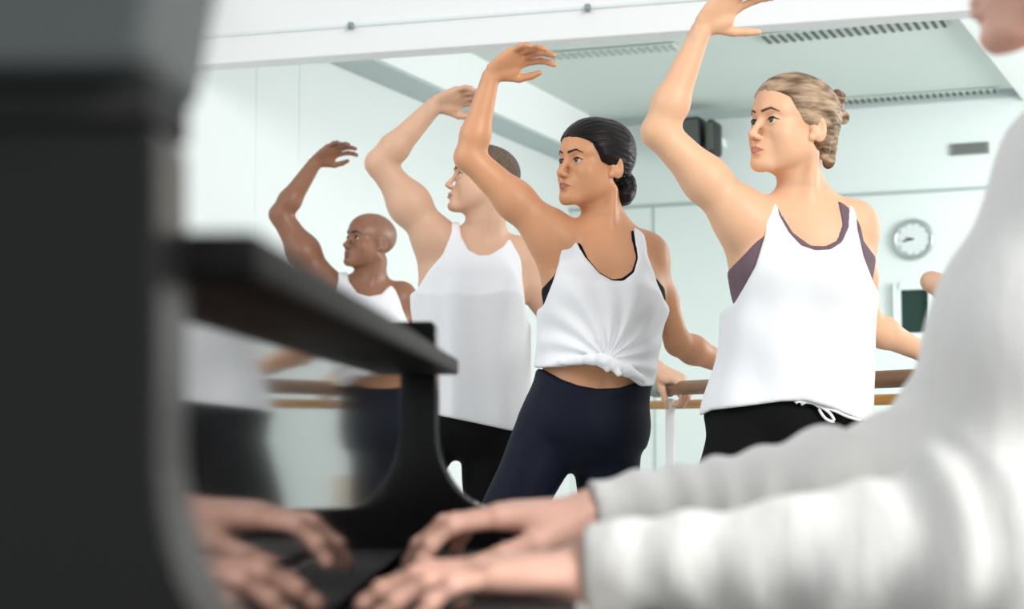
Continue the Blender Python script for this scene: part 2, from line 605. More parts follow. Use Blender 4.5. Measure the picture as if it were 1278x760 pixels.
def hand_ops(b, Wp, d, n, left=False, s=1.0, curls=None, spread=(-.16, -.04, .07, .2), thumb=((.62, .70, .30), (.85, .42, .25), (.92, .25, .28)), fat=1.0):
    """wrist point, direction to the knuckles, palm normal"""
    d = nrm(d); n = nrm(np.array(n) - (np.array(n) @ d) * d)
    t = np.cross(d, n) * (-1 if left else 1)
    Wp = np.array(Wp, float)
    if curls is None:
        curls = [(.25, .35, .2), (.3, .4, .25), (.35, .45, .3), (.35, .45, .3)]
    offs = (.031, .0105, -.0095, -.028); kd = (.086, .090, .085, .076)
    lens = ((.043, .026, .020), (.047, .030, .021), (.043, .028, .021), (.034, .021, .018))
    tips = [Wp]
    b.el(Wp + d * .046 * s + n * .002, (.048 * s, .036 * s, .0135 * s), np.stack([d, t, n]), .02)
    for i in range(4):
        base = Wp + s * (d * .012 + t * offs[i] * .55)
        kn = Wp + s * (d * kd[i] + t * offs[i] - n * .002)
        b.rc(base, kn, .0125 * s, .0105 * s * fat, .010)
        a = 0; p = kn
        sp = nrm(d - t * spread[i] * 1.0)
        for jn in range(3):
            a += curls[i][jn]
            dr = math.cos(a) * sp + math.sin(a) * n
            p2 = p + dr * lens[i][jn] * s
            r1, r2 = (.0094, .0084, .0078, .0066)[jn] * s * fat, (.0084, .0078, .0066)[jn] * s * fat
            if i == 3:
                r1 *= .88; r2 *= .88
            b.rc(p, p2, r1, r2, .0035)
            b.el(p2 if jn < 2 else p2 - dr * .004, (r2 * 1.06,) * 3, None, .003)
            p = p2
        tips.append(p)
    p = Wp + s * (d * .018 + t * .020 + n * .006)
    b.el(Wp + s * (d * .036 + t * .024 + n * .010), (.028 * s, .016 * s, .014 * s), np.stack([nrm(d + t * .6), nrm(t - d * .6), n]), .014)
    for jn, (ln, r1, r2) in enumerate(((.046, .0135, .0115), (.032, .0110, .0095), (.026, .0098, .0072))):
        a_, b_, c_ = thumb[jn]
        dr = nrm(d * a_ + t * b_ + n * c_)
        p2 = p + dr * ln * s
        b.rc(p, p2, r1 * s * fat, r2 * s * fat, .006 if jn == 0 else .004)
        p = p2
    tips.append(p)
    return tips


def arm_ops(b, sh, elb, wr, rs, k=.02):
    """rs: shoulder, mid-upper, elbow, mid-forearm, wrist radii"""
    sh, elb, wr = map(np.array, (sh, elb, wr))
    m1 = sh + (elb - sh) * .5
    m2 = elb + (wr - elb) * .28
    b.rc(sh, m1, rs[0], rs[1], k)
    b.rc(m1, elb, rs[1], rs[2], k)
    b.rc(elb, m2, rs[2], rs[3], .02)
    b.rc(m2, wr, rs[3], rs[4], .02)


def eyeball(parent, c, r, R, gaze, nm='eye'):
    """sphere with an iris disc turned to the gaze"""
    g = nrm(gaze); a = nrm(np.cross(g, [0, 0, 1.0])); u = np.cross(a, g)
    V, F, mi = [], [], []
    N, Mr = 24, 16
    for i in range(Mr + 1):
        th = math.pi * i / Mr
        for k in range(N):
            ph = 2 * math.pi * k / N
            V.append(np.array(c) + r * (math.cos(th) * g + math.sin(th) * (math.cos(ph) * a + math.sin(ph) * u)))
    for i in range(Mr):
        for k in range(N):
            F.append((i * N + k, i * N + (k + 1) % N, (i + 1) * N + (k + 1) % N, (i + 1) * N + k))
            mi.append(1 if i < 3 else 0)
    me = mesh_from(V, F)
    o = link(nm, me, M['eye_white'], parent)
    me.materials.append(M['iris'])
    me.polygons.foreach_set('material_index', mi)
    return o


def film(parent, name, m, sdf, region, c, ext, h, thick):
    """a thin layer on the skin wherever region (an SDF) reaches"""
    def post(P, d):
        return np.maximum(d - thick, region.ev(P))
    v, f = grid_mesh(sdf, np.array(c) - ext, np.array(c) + ext, h, post)
    if len(v) == 0:
        return None
    return link(name, np_mesh([(relax(v, f, 1, .3), f)]), m, parent)


def fold_noise(P, sc_, seed=0):
    rng = np.random.RandomState(seed)
    out = np.zeros(len(P))
    for i in range(5):
        k = rng.normal(size=3) * np.array(sc_); ph = rng.rand() * 6.28
        out += np.sin(P @ k + ph + 1.3 * np.sin(P @ (rng.normal(size=3) * np.array(sc_) * .5) + ph))
    return out / 5


def person(S):
    """a standing dancer from a table of joints given in photo pixels + depth offsets"""
    D0 = S['D']; mm = D0 / FPX; male = S.get('male', False)
    J = {k: q(v[0], v[1], D0 + (v[2] if len(v) > 2 else 0)) for k, v in S['J'].items()}
    root = empty('person', (float(J['pelvis'][0]), float(J['pelvis'][1]), 0), S['label'], 'person', None)
    R = head_frame(*S['head'])
    hs = S.get('hs', 1.0)
    b = SDF()
    U = nrm(J['neck'] - J['pelvis'])
    ty = math.radians(S.get('ty', 10))
    Fd = np.array([-math.sin(ty), -math.cos(ty), 0]); Fd = nrm(Fd - (Fd @ U) * U)
    L = np.cross(U, Fd)
    RT = np.stack([L, Fd, U])
    w = S.get('w', 1.0)
    neck, pel, chest, waist = J['neck'], J['pelvis'], J['chest'], J['waist']
    # torso
    b.el(chest + U * .02, (.135 * w, .098 * w, .165), RT, .03)
    b.el(waist, (.112 * w, .084 * w, .11), RT, .05)
    b.el(pel, (.150 * w, .108 * w, .105), RT, .05)
    b.ecyl(pel, chest, (.130 * w, .09 * w), (.122 * w, .088 * w), L, .05)
    sR, sL = J['shR'], J['shL']
    um = neck - U * .045
    b.rc(um, sR - L * -.01, .050 * w, .046 * w, .04)
    b.rc(um, sL - L * .01, .050 * w, .044 * w, .04)
    b.rc(neck - U * .075 + Fd * .01, sL - U * .06, .06 * w, .035 * w, .05)
    # armpit webs and lats
    b.rc(chest - L * .095 * w - U * .02, sR + (J['elR'] - sR) * .22, .045 * w, .040 * w, .05)
    b.rc(chest + L * .095 * w, sL + (J['elL'] - sL) * .15, .042 * w, .032 * w, .04)
    if male:
        for x in (-1, 1):
            b.el(chest + L * x * .065 + Fd * .07 + U * .055, (.072, .03, .055), RT, .03)
    else:
        for x in (-1, 1):
            b.el(chest + L * x * .066 * w + Fd * .078 + U * .002, (.058 * w, .048, .056), RT, .03)
    # trapezius, neck
    hc = J['head']
    base = hc + (np.array([0, -.030, -.070]) * hs) @ R
    nr = .060 if male else .0485
    b.rc(base, neck - U * .02 - Fd * -.0, nr * .97, nr * 1.04, .025)
    for x, s_ in ((-1, sR), (1, sL)):
        b.rc(neck + U * .03 - Fd * .02, s_ + U * .012, .032, .030 * w, .045)
        b.rc(hc + (np.array([x * .055, -.025, -.060]) * hs) @ R, neck + Fd * .044 + L * x * .012 - U * .012, .012, .0085, .022)
        b.rc(neck + Fd * .047 + L * x * .015 - U * .018, s_ + Fd * .022 + U * .018 * (1 if x > 0 else .3), .0075, .0065, .016)
    if 'navel' in J:
        b.el(J['navel'], (.005, .016, .008), RT, .008, True)
    # arms
    ar = S.get('arm', (.047, .043, .033, .037, .0235))
    al = S.get('armL', ar)
    arm_ops(b, sR, J['elR'], J['wrR'], ar, .03)
    arm_ops(b, sL, J['elL'], J['wrL'], al, .02)
    b.el(sL + np.array([0, 0, .0]), (.050 * w, .052 * w, .058 * w), None, .03)
    uR = nrm(J['elR'] - sR)
    b.el(sR + uR * .03, (.052 * w,) * 3, None, .04)
    fR = nrm(J['wrR'] - J['elR'])
    # elbow point
    bis = nrm(-(uR * -1) - fR)
    b.el(J['elR'] + bis * ar[2] * .35, (.020, .020, .020), None, .02)
    # muscle swell on the underside of the raised arm
    if male:
        b.el(sR + (J['elR'] - sR) * .52, (.052, .052, .052), None, .05)
    # hands
    b_tips = hand_ops(b, J['wrR'] + fR * .012, J['knR'] - J['wrR'], S.get('nR', (0.1, -.65, -.75)), False, S.get('hand', .96), S.get('curlR', [(.40, .35, .2), (.34, .36, .22), (.30, .38, .25), (.30, .38, .25)]), spread=(-.20, -.06, .07, .20), thumb=S.get('thumbR', ((.70, .60, .25), (.95, .22, .25), (.98, .0, .25))))
    hand_ops(b, J['wrL'], J['knL'] - J['wrL'], S.get('nL', (0, .2, -1)), True, S.get('hand', .96), [(.75, .95, .8)] * 4, thumb=((.7, .2, .7), (.6, -.1, .8), (.4, -.3, .8)))
    # legs
    lr = S.get('leg', (.086, .056, .054, .036))
    for a in 'RL':
        hp, kn, an = J['hip' + a], J['kn_' + a], J['an' + a]
        b.rc(hp, kn, lr[0] * w, lr[1] * w, .02)
        ca = kn + (an - kn) * .35 + np.array([0, .012, 0])
        b.rc(kn, ca, lr[1] * .95 * w, lr[2] * w, .03)
        b.rc(ca, an, lr[2] * w, lr[3], .03)
        toe = an + np.array([(-.07 if a == 'R' else .07), -.13, -.045])
        b.rc(an + np.array([0, .02, -.035]), toe, .036, .024, .03)
    nb_body = len(b.ops)
    T = head_ops(b, hc, R, hs, male)
    H0 = hc
    allp = np.array([J[k] for k in J])
    lo, hi = allp.min(0) - .16, allp.max(0) + .16
    lo[2] = -.02; hi[2] = max(hi[2], hc[2] + .16)
    tip = np.array(b_tips)
    fine = [(hc - .135 * hs, hc + .14 * hs, .0024)]
    tl, th = tip.min(0) - .03, tip.max(0) + .03
    fine.append((tl, th, .003))
    me = multi_mesh(b, lo, hi, .0055, fine)
    link('body', me, M[S['skin']], root)
    # face films
    hsd = SDF(); hsd.ops = b.ops[nb_body:] + b.ops[:0]
    hd = SDF(); hd.ops = b.ops
    ev_h = SDF(); ev_h.ops = b.ops[nb_body:]
    c0 = T(0, 0, 0)

    def strip(segs):
        """distance in the plane of the face to tapered strokes [(x, z, x, z, half width, half width)]"""
        def f(P):
            p = ((P - c0) @ R.T) / hs
            d = np.full(len(P), 9.)
            for x0, z0, x1, z1, w0, w1 in segs:
                e = np.array([x1 - x0, z1 - z0]); wv = p[:, [0, 2]] - (x0, z0)
                t = np.clip(wv @ e / (e @ e), 0, 1)
                r_ = wv - t[:, None] * e
                d = np.minimum(d, np.sqrt((r_ * r_).sum(1)) - (w0 + (w1 - w0) * t))
            return np.maximum(d, .04 - p[:, 1]) * hs
        o = SDF(); o.ops = [(f, 0, False)]
        return o
    bw = 1.35 if male else 1.0
    for x in (-1, 1):
        film(root, 'eyebrow', M[S['brow']], ev_h, strip([(x * .0125, .0185, x * .033, .0255, .0026 * bw, .0024 * bw), (x * .033, .0255, x * .049, .0185, .0024 * bw, .0010)]), T(x * .03, .075, .02), .036, .0013, .0013)
        film(root, 'eyelashes', M['brow_k'], ev_h, strip([(x * .0165, .0010, x * .024, .0058, .0009, .0013), (x * .024, .0058, x * .036, .0064, .0013, .0014), (x * .036, .0064, x * .0480, .0010, .0014, .0010)]), T(x * .03, .075, .00), .034, .0013, .0011)
        gz = nrm(R[1] + R[2] * .12 + R[0] * S.get('gaze', 0))
        eyeball(root, T(x * .0315, .0692, 0), .0142 * hs, R, gz)
    film(root, 'lips', M[S['lips']], ev_h, strip([(x * .004, -.0605, x * .0235, -.0662, .0030, .0008) for x in (-1, 1)] + [(0, -.0712, x * .0215, -.0672, .0040, .0008) for x in (-1, 1)] + [(-.018, -.066, .018, -.066, .0016, .0016)]), T(0, .08, -.066), .036, .0013, .0007)
    return root, b, J, dict(U=U, L=L, F=Fd, RT=RT, R=R, T=T, hs=hs, mm=mm, D=D0, head_ops=ev_h, w=w)


def cloth(root, name, m, sdf, poly, D0, box, h=.005, grow=0.0, folds=None, back_cut=None, rnd=0.0):
    """a garment: the sdf grown a little, cut to an outline given in photo pixels"""
    pts = [q(px, py, D0) for px, py in poly]
    pf = poly_sd([(p[0], p[2]) for p in pts])

    def post(P, d):
        sc_ = D0 / P[:, 1]
        if folds is not None:
            near = d < .03
            if near.any():
                d = d.copy(); d[near] += folds(P[near])
        e = pf(P[:, 0] * sc_, EYE[2] + (P[:, 2] - EYE[2]) * sc_)
        return -smin(-d, -e, .008) if rnd == 0 else np.maximum(d, e)
    v, f = grid_mesh(sdf, box[0], box[1], h, post, grow)
    return link(name, np_mesh([(relax(v, f), f)]), m, root)


def trousers(root, m, b, J, I, S, top, r, grow=.0, h=.006, name='trousers'):
    t = SDF(); t.ops = [(lambda P, f=f: f(P) - .009, k, sb) for f, k, sb in b.ops[1:4]]
    w = I['w']
    t.el(J['pelvis'], (S['hipw'], .120 * w, .118), I['RT'], .04)
    t.el(J['waist'] - I['U'] * .02, (.112 * w, .088 * w, .11), I['RT'], .05)
    t.ecyl(J['pelvis'], J['waist'] + I['U'] * .02, (S['hipw'] * .95, .1 * w), (S['waistw'], .085 * w), I['L'], .04)
    for a in 'RL':
        hp, kn, an = J['hip' + a], J['kn_' + a], J['an' + a]
        t.rc(hp, kn, r[0], r[1], .014)
        t.rc(kn, kn + (an - kn) * .35 + np.array([0, .012, 0]), r[1], r[2], .03)
        t.rc(kn + (an - kn) * .35 + np.array([0, .012, 0]), an + np.array([0, 0, .02]), r[2], r[3], .03)
    allp = np.array([J[k] for k in ('waist', 'hipR', 'hipL', 'kn_R', 'kn_L', 'anR', 'anL')])
    lo, hi = allp.min(0) - .16, allp.max(0) + .16
    lo[2] = .05
    hi[2] = J['waist'][2] + .1
    sea = fold_noise
    return cloth(root, name, m, t, top, I['D'], (lo, hi), h, grow, folds=lambda P: .004 * fold_noise(P, (30, 30, 14), 5))


def arrays(P):
    return np.array(P)


# ================================================================== THE ROOM
def pxz(px, py, z):
    """world point at height z seen at the pixel"""
    p = q(px, py, 1.0)
    t = (z - EYE[2]) / (p[2] - EYE[2])
    return EYE + (p - EYE) * t


u = np.array([.924, -.383, 0]); v = np.array([.383, .924, 0]); Z = np.array([0, 0, 1.0])
AX = [u, v, Z]
fl = MB().box((0.5, 5.0, -.05), (14, 16, .1), None)
tag(fl.build('floor', M['floor']), kind='structure')
# far wall
far0 = np.array([.62, 11.15, 0])
c = far0 + u * 3.2 + v * .1
tag(MB().box(c + Z * 1.55, (7.2, .2, 3.1), AX).build('wall_far', M['wall']), kind='structure')
# left wall, running away to the right
wl0 = np.array([-.857, 8.2, 0])
c = wl0 - v * .75 - u * .1
tag(MB().box(c + Z * 1.65, (.2, 8.2, 3.3), AX).build('wall_left', M['wall_left']), kind='structure')
# bulkhead on that wall
c = wl0 + v * .35 + u * .12
bm_ = MB().box(c + Z * 3.02, (.24, 5.4, .60), AX)
tag(bm_.build('trim_1', M['beam']), kind='structure')
tag(MB().box(c + Z * 2.712, (.23, 5.4, .016), AX).build('trim_2', M['grey_sheet']), kind='structure')  # thin grey slab, shade under the bulkhead painted as its colour
# recessed ceiling
cc = np.array([1.6, 9.3, 0])
tag(MB().box(cc + Z * 3.05 + u * 1.0, (7.4, 5.6, .1), AX).build('ceiling', M['ceiling']), kind='structure')
# right soffit
r0 = pxz(1188, 12, 2.92); r1 = pxz(1281, 130, 2.92)
rv = nrm(r1 - r0); ru = np.array([rv[1], -rv[0], 0])
c = (r0 + r1) / 2 + ru * 1.0
tag(MB().box(np.array([c[0], c[1], 2.96]) + rv * .3, (2.0, 5.0, .08), [ru, rv, Z]).build('trim_3', M['beam']), kind='structure')
# front fascia beam
a0, a1 = pxz(280, 79, 2.40), pxz(1190, 15, 2.40)
bd = nrm(a1 - a0); bn = np.array([-bd[1], bd[0], 0])
c = (a0 + a1) / 2
beam = tag(MB().box(np.array([c[0], c[1], 2.40 + .45]) + bn * .06 - bd * 1.0, (7.2, .12, .90), [bd, bn, Z], .006).build('trim_4', M['beam']), kind='structure')
# picture rail line and hooks on the fascia
rz = a0[2] + 36 / FPX * a0[1]
rl = tag(MB().box(np.array([c[0], c[1], 2.52]) - bn * .006 - bd * 1.0, (7.2, .012, .014), [bd, bn, Z], .003).build('trim_5', M['bracket']), kind='structure')
for px_ in (440, 735):
    lo_ = q(px_, 40, 1)
    # intersection of the sight line with the fascia
    t_ = ((a0 - EYE) @ bn) / ((lo_ - EYE) @ bn)
    p = EYE + (lo_ - EYE) * t_
    p = np.array([p[0], p[1], 2.515]) - bn * .02
    o = MB().box(p, (.022, .02, .03), [bd, bn, Z], .004).tube([p + Z * .012, p - bn * .012 + Z * .0, p - bn * .016 - Z * .02], .004, 8).build('rail_hook', M['steel'])
    tag(o, 'small grey hook on the high white beam, near the top left' if px_ == 440 else 'small grey hook on the high white beam, above the black haired woman', 'hook', 'hooks on the beam')
# seams and panel lines of the walls (thin grooves strips)
k_ = 0
for dx in (-.9, -.35):
    pp = wl0 + v * dx * 1.0
for px_ in (318, 372):
    lo_ = q(px_, 300, 1)
    t_ = ((wl0 - EYE) @ u) / ((lo_ - EYE) @ u)
    p = EYE + (lo_ - EYE) * t_
    tag(MB().box((p[0], p[1], 1.35), (.006, .007, 2.7), AX).build('trim_%d' % (6 + k_), M['wall']), kind='structure')
    k_ += 1
# conduit line and panel joint on the far wall
fp = far0


def on_far(px_, py_, off=.0):
    lo_ = q(px_, py_, 1)
    t_ = ((fp - v * off - EYE) @ v) / ((lo_ - EYE) @ v)
    return EYE + (lo_ - EYE) * t_


p0, p1 = on_far(700, 258), on_far(1300, 236)
zz = (on_far(1000, 247))[2]
tag(MB().box(np.array([(p0[0] + p1[0]) / 2, (p0[1] + p1[1]) / 2, zz]), (5.2, .03, .022), AX, .004).build('trim_8', M['line']), kind='structure')
pj = on_far(816, 300)
tag(MB().box((pj[0], pj[1], zz / 2), (.012, .012, zz), AX).build('trim_9', M['line']), kind='structure')
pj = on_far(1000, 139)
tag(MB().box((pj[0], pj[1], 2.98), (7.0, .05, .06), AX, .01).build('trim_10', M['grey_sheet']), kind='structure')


# ceiling air grilles
def grille(x0, y0, x1, y1, wd, label, n, m, ms='slot'):
    z = 2.995
    A, Bp = pxz(x0, y0, z), pxz(x1, y1, z)
    Lg = np.linalg.norm(Bp - A); d = (Bp - A) / Lg; e = np.array([-d[1], d[0], 0])
    r = empty('ceiling_grille', tuple((A + Bp) / 2 - Z * .01), label, 'air vent', 'slotted air grilles in the ceiling')
    c = (A + Bp) / 2
    MB().box(c - Z * .004, (Lg, wd, .008), [d, e, Z], .002).build('frame', m, r)
    s = MB()
    for i in range(n):
        s.box(A + d * Lg * (i + .5) / n - Z * .010, (Lg / n * .42, wd * .8, .008), [d, e, Z])
    s.build('slots', M[ms], r)


grille(952, 48, 1182, 26, .22, 'long slotted dark air grille in the ceiling, above the blond woman', 22, M['ceiling'])
grille(1050, 127, 1246, 113, .22, 'thin slotted air grille at the back edge of the ceiling, above the clock', 24, M['ceiling'])
grille(655, 72, 845, 57, .16, 'faint pale air grille in the ceiling between the two raised hands', 20, M['ceiling'], 'slot_pale')

# clock
cc_ = on_far(1141, 299)
rt = empty('wall_clock', tuple(cc_), 'round silver rimmed wall clock above the dark window', 'clock')
nv = -v


def disc(c, r, n_, th, seg=48):
    m_ = MB(); m_.tube([c, c + n_ * th], r, seg); return m_


def ring(c, R_, r, n_, seg=64):
    m_ = MB(); a = nrm(np.cross(n_, Z)); b_ = np.cross(a, n_); V, F = [], []
    for i in range(seg):
        th = 2 * math.pi * i / seg; rad = math.cos(th) * a + math.sin(th) * b_
        for k in range(10):
            ph = 2 * math.pi * k / 10
            V.append(c + rad * (R_ + r * math.cos(ph)) + n_ * r * math.sin(ph))
    for i in range(seg):
        for k in range(10):
            F.append((i * 10 + k, ((i + 1) % seg) * 10 + k, ((i + 1) % seg) * 10 + (k + 1) % 10, i * 10 + (k + 1) % 10))
    return m_.add(V, F)


CR = 24.5 / FPX * cc_[1]
disc(cc_, CR * .93, nv, .03).build('dial', M['dial'], rt)
ring(cc_ + nv * .028, CR * .93, .016, nv).build('rim', M['chrome'], rt, True)
for i in range(12):
    mk = MB()
    th = math.radians(30 * i); rad = math.cos(th) * Z + math.sin(th) * u
    ax_ = [rad, np.cross(nv, rad), nv]
    mk.box(cc_ + nv * .031 + rad * CR * .74, (CR * .12, .006, .003), ax_)
    mk.build('hour_mark', M['steel'], rt)
for ang, ln, nm_ in ((-80, .42, 'hour_hand'), (-100, .60, 'minute_hand')):
    th = math.radians(ang); rad = math.cos(th) * Z + math.sin(th) * u
    MB().box(cc_ + nv * .034 + rad * CR * ln * .45, (CR * ln, .009, .003), [rad, np.cross(nv, rad), nv]).build(nm_, M['dark'], rt)

# wall vent
p = on_far(1211, 186)
r = empty('wall_vent', tuple(p), 'small grey rectangular louvred vent high on the far wall', 'air vent')
MB().box(p - v * .012, (.24, .024, .075), AX, .004).build('frame', M['vent'], r)
s_ = MB()
for i in range(5):
    s_.box(p - v * .026 + Z * (-.026 + .013 * i), (.21, .008, .005), AX)
s_.build('louvre', M['slot'], r)

# loudspeakers under the ceiling
for (x0, y0, x1, y1, lab, pl) in ((846, 150, 880, 188, 'wide black loudspeaker under the ceiling behind the raised arm', 0), (886, 152, 897, 194, 'narrow black loudspeaker, right one of the pair', 1)):
    a_, b_ = on_far(x0, y0, .25), on_far(x1, y1, .25)
    cx = (a_ + b_) / 2; wd = np.linalg.norm((b_ - a_)[:2]); ht = abs(a_[2] - b_[2])
    r = empty('loudspeaker', tuple(cx), lab, 'loudspeaker', 'black loudspeakers on the far wall')
    MB().box(cx, (wd, .22, ht), AX, .03).build('cabinet', M['dark'], r, True)
    MB().box(cx - v * .112, (wd * .82, .012, ht * .8), AX, .01).build('speaker_grille', M['slot'], r)
    MB().box(cx + v * .17 + Z * 0, (.05, .13, .06), AX, .01).build('wall_bracket', M['bracket'], r)

# small dark window
a_, b_ = on_far(1120, 358), on_far(1165, 420)
cx = (a_ + b_) / 2; wd = np.linalg.norm((b_ - a_)[:2]); ht = abs(a_[2] - b_[2])
r = empty('window_1', tuple(cx)); tag(r, kind='structure')
fm = MB()
for sx in (-1, 1):
    fm.box(cx + u * sx * wd / 2 - v * .02, (.05, .05, ht + .05), AX, .004)
    fm.box(cx + Z * sx * ht / 2 - v * .02, (wd, .05, .05), AX, .004)
fm.build('window_frame', M['bracket'], r)
MB().box(cx - v * .006, (wd, .012, ht), AX).build('window_pane', M['glass_dark'], r)

# ================================================================== BARRE
bdir = nrm([-.403, .915, 0])
bp = q(850, 484, 4.72)


def bar_at(s, z, off=0.0):
    p = bp + bdir * s
    return np.array([p[0], p[1], z]) + np.array([bdir[1], -bdir[0], 0]) * off


zb = bp[2]
br_root = empty('ballet_barre', (float(bp[0]), float(bp[1]), 0), 'ballet barre with brown and orange wooden rails on white posts, behind the dancers', 'ballet barre')
MB().tube([bar_at(-3.3, zb), bar_at(2.4, zb)], .021, 24).build('rail', M['rail'], br_root, True)
z2 = q(850, 504, 4.72)[2]
MB().tube([bar_at(-3.3, z2, .06), bar_at(2.0, z2, .06)], .0135, 20).build('rail', M['rail2'], br_root, True)
for s_ in (-2.2, .12, 2.2):
    # put the middle post where the photo shows it
    p0 = bar_at(s_, 0.0, .03)
    MB().tube([p0 + Z * .02, p0 + Z * (zb - .03)], .014, 20).build('post', M['post'], br_root, True)
    MB().tube([bar_at(s_ - .05, zb), bar_at(s_ + .035, zb)], .026, 24).build('clamp', M['steel'], br_root, True)
    MB().box(p0 + Z * .015, (.34, .06, .03), [bn, bd, Z], .01).build('foot', M['post'], br_root)
    MB().tube([p0 + Z * .60, p0 + Z * .62, p0 + Z * .70, p0 + Z * .72], [.022, .030, .027, .018], 20).build('sleeve', M['beige'], br_root, True)

# ================================================================== PIANO
piano = empty('upright_piano', (-.4, 1.35, 0), 'black lacquered upright piano seen end on at its keyboard, blurred in front', 'piano')
pd = nrm([.03, 1, 0]); pn = np.array([pd[1], -pd[0], 0])      # along the keyboard, out toward the player
PA = [pn, pd, Z]
po = np.array([-.165, 0, 0])


def pp_(out, along, z):
    return po + pn * out + pd * along + Z * z


YN, YF = .62, 1.86


def cheek(y0, y1, name, big=0.0):
    """board profile with an S curve from the upright to the key arm; (out, z)"""
    prof = [(-.035 if big == 0 else -.56, .60), (-.035 if big == 0 else -.56, .990 if big == 0 else .979), (.016, .990 if big == 0 else .979)]
    prof += [(.020, .986 if big == 0 else .975), (.0215, .90), (.0215, .865)]
    cx, cz, rx, rz = .0915, .865, .07, .092
    for k in range(1, 13):
        a = math.radians(90 * k / 12)
        prof.append((cx - rx * math.cos(a), cz - rz * math.sin(a)))
    prof += [(.20, .770), (.235, .764), (.245, .75), (.245, .60)]
    V = []
    n = len(prof)
    for yy in (y0, y1):
        for o_, z in prof:
            V.append(pp_(o_, yy, z))
    F = [tuple(range(n)), tuple(range(2 * n - 1, n - 1, -1))] + [(i, i + n, (i + 1) % n + n, (i + 1) % n) for i in range(n)]
    return MB().add(V, F).build(name, M['cheek'] if big == 0 else M['cheek_near'], piano, False, .006)


cheek(YF, YF + .05, 'cheek')
cheek(YN - .05, YN, 'cheek', 1)
# glossy front panels, fallboard
MB().box(pp_(-.015, (YN + YF) / 2, .841), (.03, YF - YN, .209), PA, .002).build('front_panel', M['black'], piano)
MB().box(pp_(-.011, (YN + YF) / 2, .704), (.022, YF - YN, .04), PA, .004).build('fallboard', M['black'], piano)
# ledge above the panel
MB().box(pp_(.010, (YN + YF) / 2, .9365), (.075, YF - YN - .004, .018), PA, .003).build('music_ledge', M['ledge'], piano, True)
# case
MB().box(pp_(-.30, (YN + YF) / 2, .49), (.54, YF - YN, .88), PA, .006).build('case', M['black_soft'], piano)
MB().box(pp_(-.30, YF + .025, .49), (.54, .05, .88), PA, .006).build('side_board', M['black_soft'], piano)
MB().box(pp_(-.27, YN - .025, .29), (.6, .05, .58), PA, .006).build('side_board', M['black_soft'], piano)
MB().box(pp_(.10, (YN + YF) / 2, .66), (.29, YF - YN + .0, .06), PA, .006).build('keybed', M['black_soft'], piano)
# felt strip and keys
MB().box(pp_(.047, (YN + YF) / 2, .713), (.094, YF - YN - .01, .03), PA, .003).build('key_felt', M['felt'], piano)
nk = 52; kw = (YF - YN - .06) / nk
for i in range(nk):
    yy = YN + .03 + kw * (i + .5)
    if yy < .80:
        continue
    MB().box(pp_(.157, yy, .716), (.122, kw - .0012, .024), PA, .0015).build('white_key', M['white_key'], piano)
    if i % 7 in (0, 1, 3, 4, 5):
        MB().box(pp_(.137, yy + kw / 2, .733), (.078, .011, .020), PA, .002).build('black_key', M['black_key'], piano)
MB().box(pp_(.232, (YN + YF) / 2, .712), (.022, YF - YN, .045), PA, .005).build('key_slip', M['black_soft'], piano)
# lid end, resting on the near cheek
lid = MB()
prof = [(-.60, .994), (.014, .994), (.020, 1.000), (.040, 1.13), (.034, 1.14), (-.60, 1.14)]
V = [pp_(o_, yy, z) for yy in (.548, .64) for o_, z in prof]
n = len(prof)
lid.add(V, [tuple(range(n)), tuple(range(2 * n - 1, n - 1, -1))] + [(i, i + n, (i + 1) % n + n, (i + 1) % n) for i in range(n)])
M['lid'] = mat('grey black satin lid', (0.055, 0.064, 0.066), 0.45)
MB().box(pp_(-.29, .594, .9865), (.62, .056, .016), PA, .002).build('lid_shade_strip', M['felt'], piano)  # black strip standing in for the shadow under the lid
lid.build('lid', M['lid'], piano, False, .006)


# ================================================================== DANCERS
def box_of(J, keys, pad):
    a = np.array([J[k] for k in keys]); return a.min(0) - pad, a.max(0) + pad


# ---- blond woman
S1 = dict(D=3.5, skin='skin_w1', lips='lips_w', brow='brow_b', head=(61, 6, 4), hs=1.0, w=1.0, ty=14, gaze=-.0,
          label='blond woman dancer with a bun, white tank top and mauve bra, arm raised', hipw=.165, waistw=.145,
          arm=(.052, .0475, .036, .0385, .0225), armL=(.040, .035, .031, .034, .022),
          J=dict(head=(988, 160, 0), neck=(1004, 262, .02), shR=(938, 284, .0), shL=(1066, 284, .05),
                 elR=(823, 164, -.03), wrR=(874, 40, -.06), knR=(903, 12, -.08), elL=(1083, 405, .12), wrL=(1152, 440, .2), knL=(1178, 462, .27),
                 chest=(1000, 345, .02), waist=(994, 450, .03), pelvis=(978, 530, .04),
                 hipR=(938, 560, .03), hipL=(1022, 560, .05), kn_R=(880, 762, .0), kn_L=(1045, 762, .05), anR=(895, 975, .08), anL=(1062, 975, .1)),
          nR=(.40, -.80, -.40), thumbR=((.50, .80, .15), (.70, .70, .2), (.72, .66, .3)), curlR=[(.35, .35, .2), (.4, .4, .25), (.42, .45, .3), (.45, .45, .3)])
